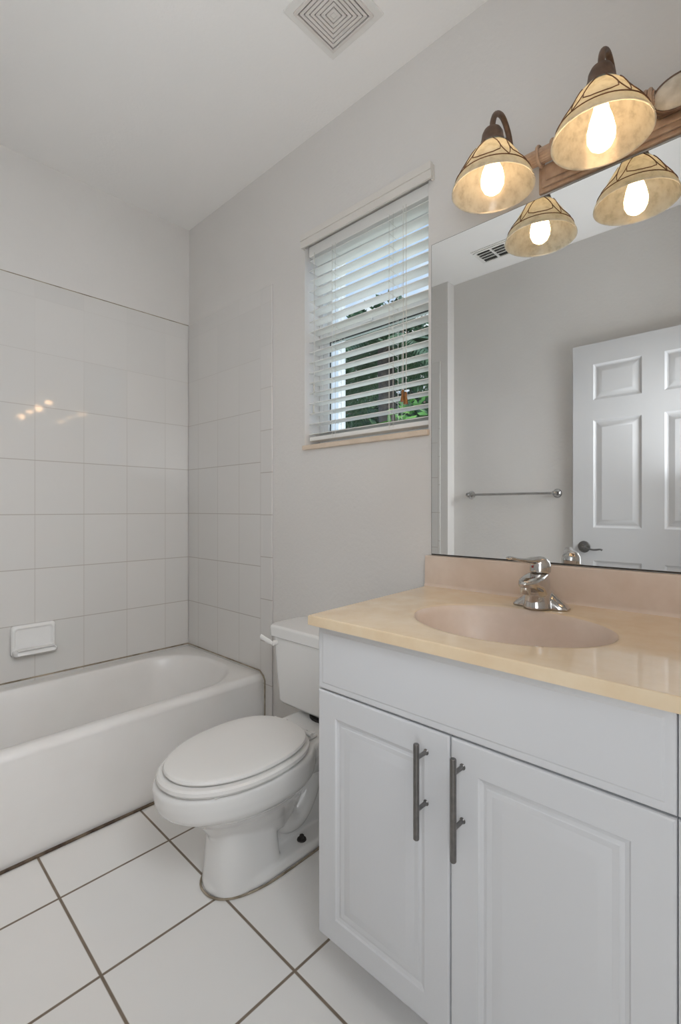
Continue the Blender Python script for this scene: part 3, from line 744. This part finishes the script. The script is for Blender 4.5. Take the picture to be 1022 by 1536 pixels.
# ================================================================== TOWEL BAR (seen in the mirror)
tb = empty('towel_bar', (1.15, RW, 1.21), label='chrome towel bar on the wall facing the mirror, beside the white door', cat='towel bar')
MB().tube([(.872, RW+.052, 1.212), (1.432, RW+.052, 1.212)], .0075, 14).build('bar', M['bar_metal'], tb)
for x in (.872, 1.432):
    m = MB(); m.lathe([(.0001, 0), (.026, 0), (.027, .004), (.022, .010), (.013, .016), (.011, .035), (.013, .042), (.015, .052), (.013, .062), (.006, .066), (.0001, .067)], (x, RW+.0008, 1.212), 'Y', 24)
    m.build('mount', M['bar_metal'], tb)

# ================================================================== OUTSIDE
struct(MB().box((-14, .3, -3.2), (10, 20, -3.0)).build('ground', M['grass'], smooth=False))
pc = MB().box((-.458, 1.60, -3.0), (-.368, 1.69, 3.5), .006).box((-.475, 1.583, 3.5), (-.351, 1.707, 3.6), .006).build('porch_post', M['stucco'])
tag(pc, 'white porch post standing outside the window, towards its left side', 'post')
def leaf_cloud(name, mat, parent, c, r, n, size):
    vs, fs = [], []
    for i in range(n):
        while True:
            p = Vector((random.uniform(-1, 1), random.uniform(-1, 1), random.uniform(-1, 1)))
            if .25 < p.length < 1: break
        p = Vector((c[0]+p.x*r[0], c[1]+p.y*r[1], c[2]+p.z*r[2]))
        a = Vector((random.gauss(0, 1), random.gauss(0, 1), random.gauss(0, .6))).normalized(); b = a.orthogonal().normalized()
        b = Matrix.Rotation(random.uniform(0, 6.28), 3, a) @ b
        s_ = size*random.uniform(.6, 1.3); k = len(vs)
        nrm = a.cross(b)
        vs += [p-a*s_, p-b*s_*.38+nrm*s_*.1, p+a*s_, p+b*s_*.38+nrm*s_*.1]; fs.append((k, k+1, k+2, k+3))
    me = bpy.data.meshes.new(name); me.from_pydata(vs, [], fs); me.materials.append(mat)
    o = bpy.data.objects.new(name, me); COL.objects.link(o)
    o.parent = parent; o.matrix_parent_inverse = Matrix.Translation(-parent.location); return o
def palm(x, y, z0, zt, L, nf, label):
    r = empty('palm_tree', (x, y, z0), label=label, cat='tree')
    m = MB(); tp = spline([(x, y, z0), (x+.1, y, z0+(zt-z0)*.5), (x, y, zt)], 8)
    m.tube(tp, [.16-.05*i/len(tp)+.012*(i % 2) for i in range(len(tp))], 12); m.build('trunk', M['bark'], r)
    for f_ in range(nf):
        az = 2*PI*f_/nf+random.uniform(-.2, .2); el_ = random.uniform(-.1, 1.2)
        m = MB(); d_ = Vector((math.cos(az), math.sin(az), 0)); side = Vector((-math.sin(az), math.cos(az), 0))
        pts = []
        for k in range(15):
            t_ = k/14; pts.append(Vector((x, y, zt))+d_*(L*t_*math.cos(el_*(1-t_*.3)))+Vector((0, 0, 1))*(L*(math.sin(el_)*t_-.75*t_*t_)))
        m.tube(pts, [.02*(1-.8*k/14) for k in range(15)], 5)
        for k in range(2, 15):
            for q in (0, .5):
                if k == 14 and q: continue
                p = pts[k]+((pts[k+1]-pts[k])*q if k < 14 else Vector((0, 0, 0))); dn = (pts[min(k+1, 14)]-pts[k-1]).normalized()
                ll = L*.30*(1-abs(k/14-.45)*1.1)
                for sg in (-1, 1):
                    e_ = p+(side*sg*.8+dn*.75+Vector((0, 0, -.35))).normalized()*ll
                    wv = dn*.018
                    m.quad(p-wv, p+wv, (p+e_)/2+wv*1.1+Vector((0, 0, .02)), (p+e_)/2-wv*1.1+Vector((0, 0, .02)))
                    m.quad((p+e_)/2-wv*1.1+Vector((0, 0, .02)), (p+e_)/2+wv*1.1+Vector((0, 0, .02)), e_+wv*.1, e_-wv*.1)
        m.build('frond', M['palm'], r, smooth=False)
def tree(x, y, cz, r, n, size, mat, label, name='leafy_tree'):
    o = empty(name, (x, y, -3.0), label=label, cat='bush' if 'bush' in name else 'tree')
    MB().tube([(x, y, -3.0), (x+.05, y, (cz-3)/2), (x, y, cz)], [.12, .09, .04], 10).build('trunk', M['bark'], o)
    leaf_cloud('crown', mat, o, (x, y, cz), r, n, size); return o
palm(-1.9, 4.2, -3.0, 3.45, 1.35, 26, 'palm tree outside the window with arching fronds')
tree(-4.3, 7.3, 3.9, (1.5, 1.25, 2.0), 3600, .14, M['leaf'], 'dark broadleaf tree behind the palm outside the window')
tree(-.02, 2.35, 1.65, (.5, .42, .5), 420, .07, M['leaf_bright'], 'bright green bush low at the right of the window view', 'leafy_bush')
ho = empty('neighbour_house', (-7, 11, -3), label='tan stucco neighbour house with a clay tile roof beyond the trees', cat='house')
MB().box((-13, 9.6, -3), (-1.0, 14, 3.7)).build('house_wall', M['stucco_tan'], ho, smooth=False)
m = MB(); rings = []
nn = 160
for (yy, zz) in ((9.1, 3.62), (11.8, 4.9)):
    rings.append([(-13.4+12.8*k/nn, yy, zz+.05*abs(math.sin(PI*k/4))) for k in range(nn+1)])
for (yy, zz) in ((11.8, 4.75), (9.1, 3.47)):
    rings.append([(-13.4+12.8*k/nn, yy, zz+.05*abs(math.sin(PI*k/4))) for k in range(nn+1)])
m.loft(rings+[rings[0]], False, False, closed=False); m.build('roof', M['roof'], ho)
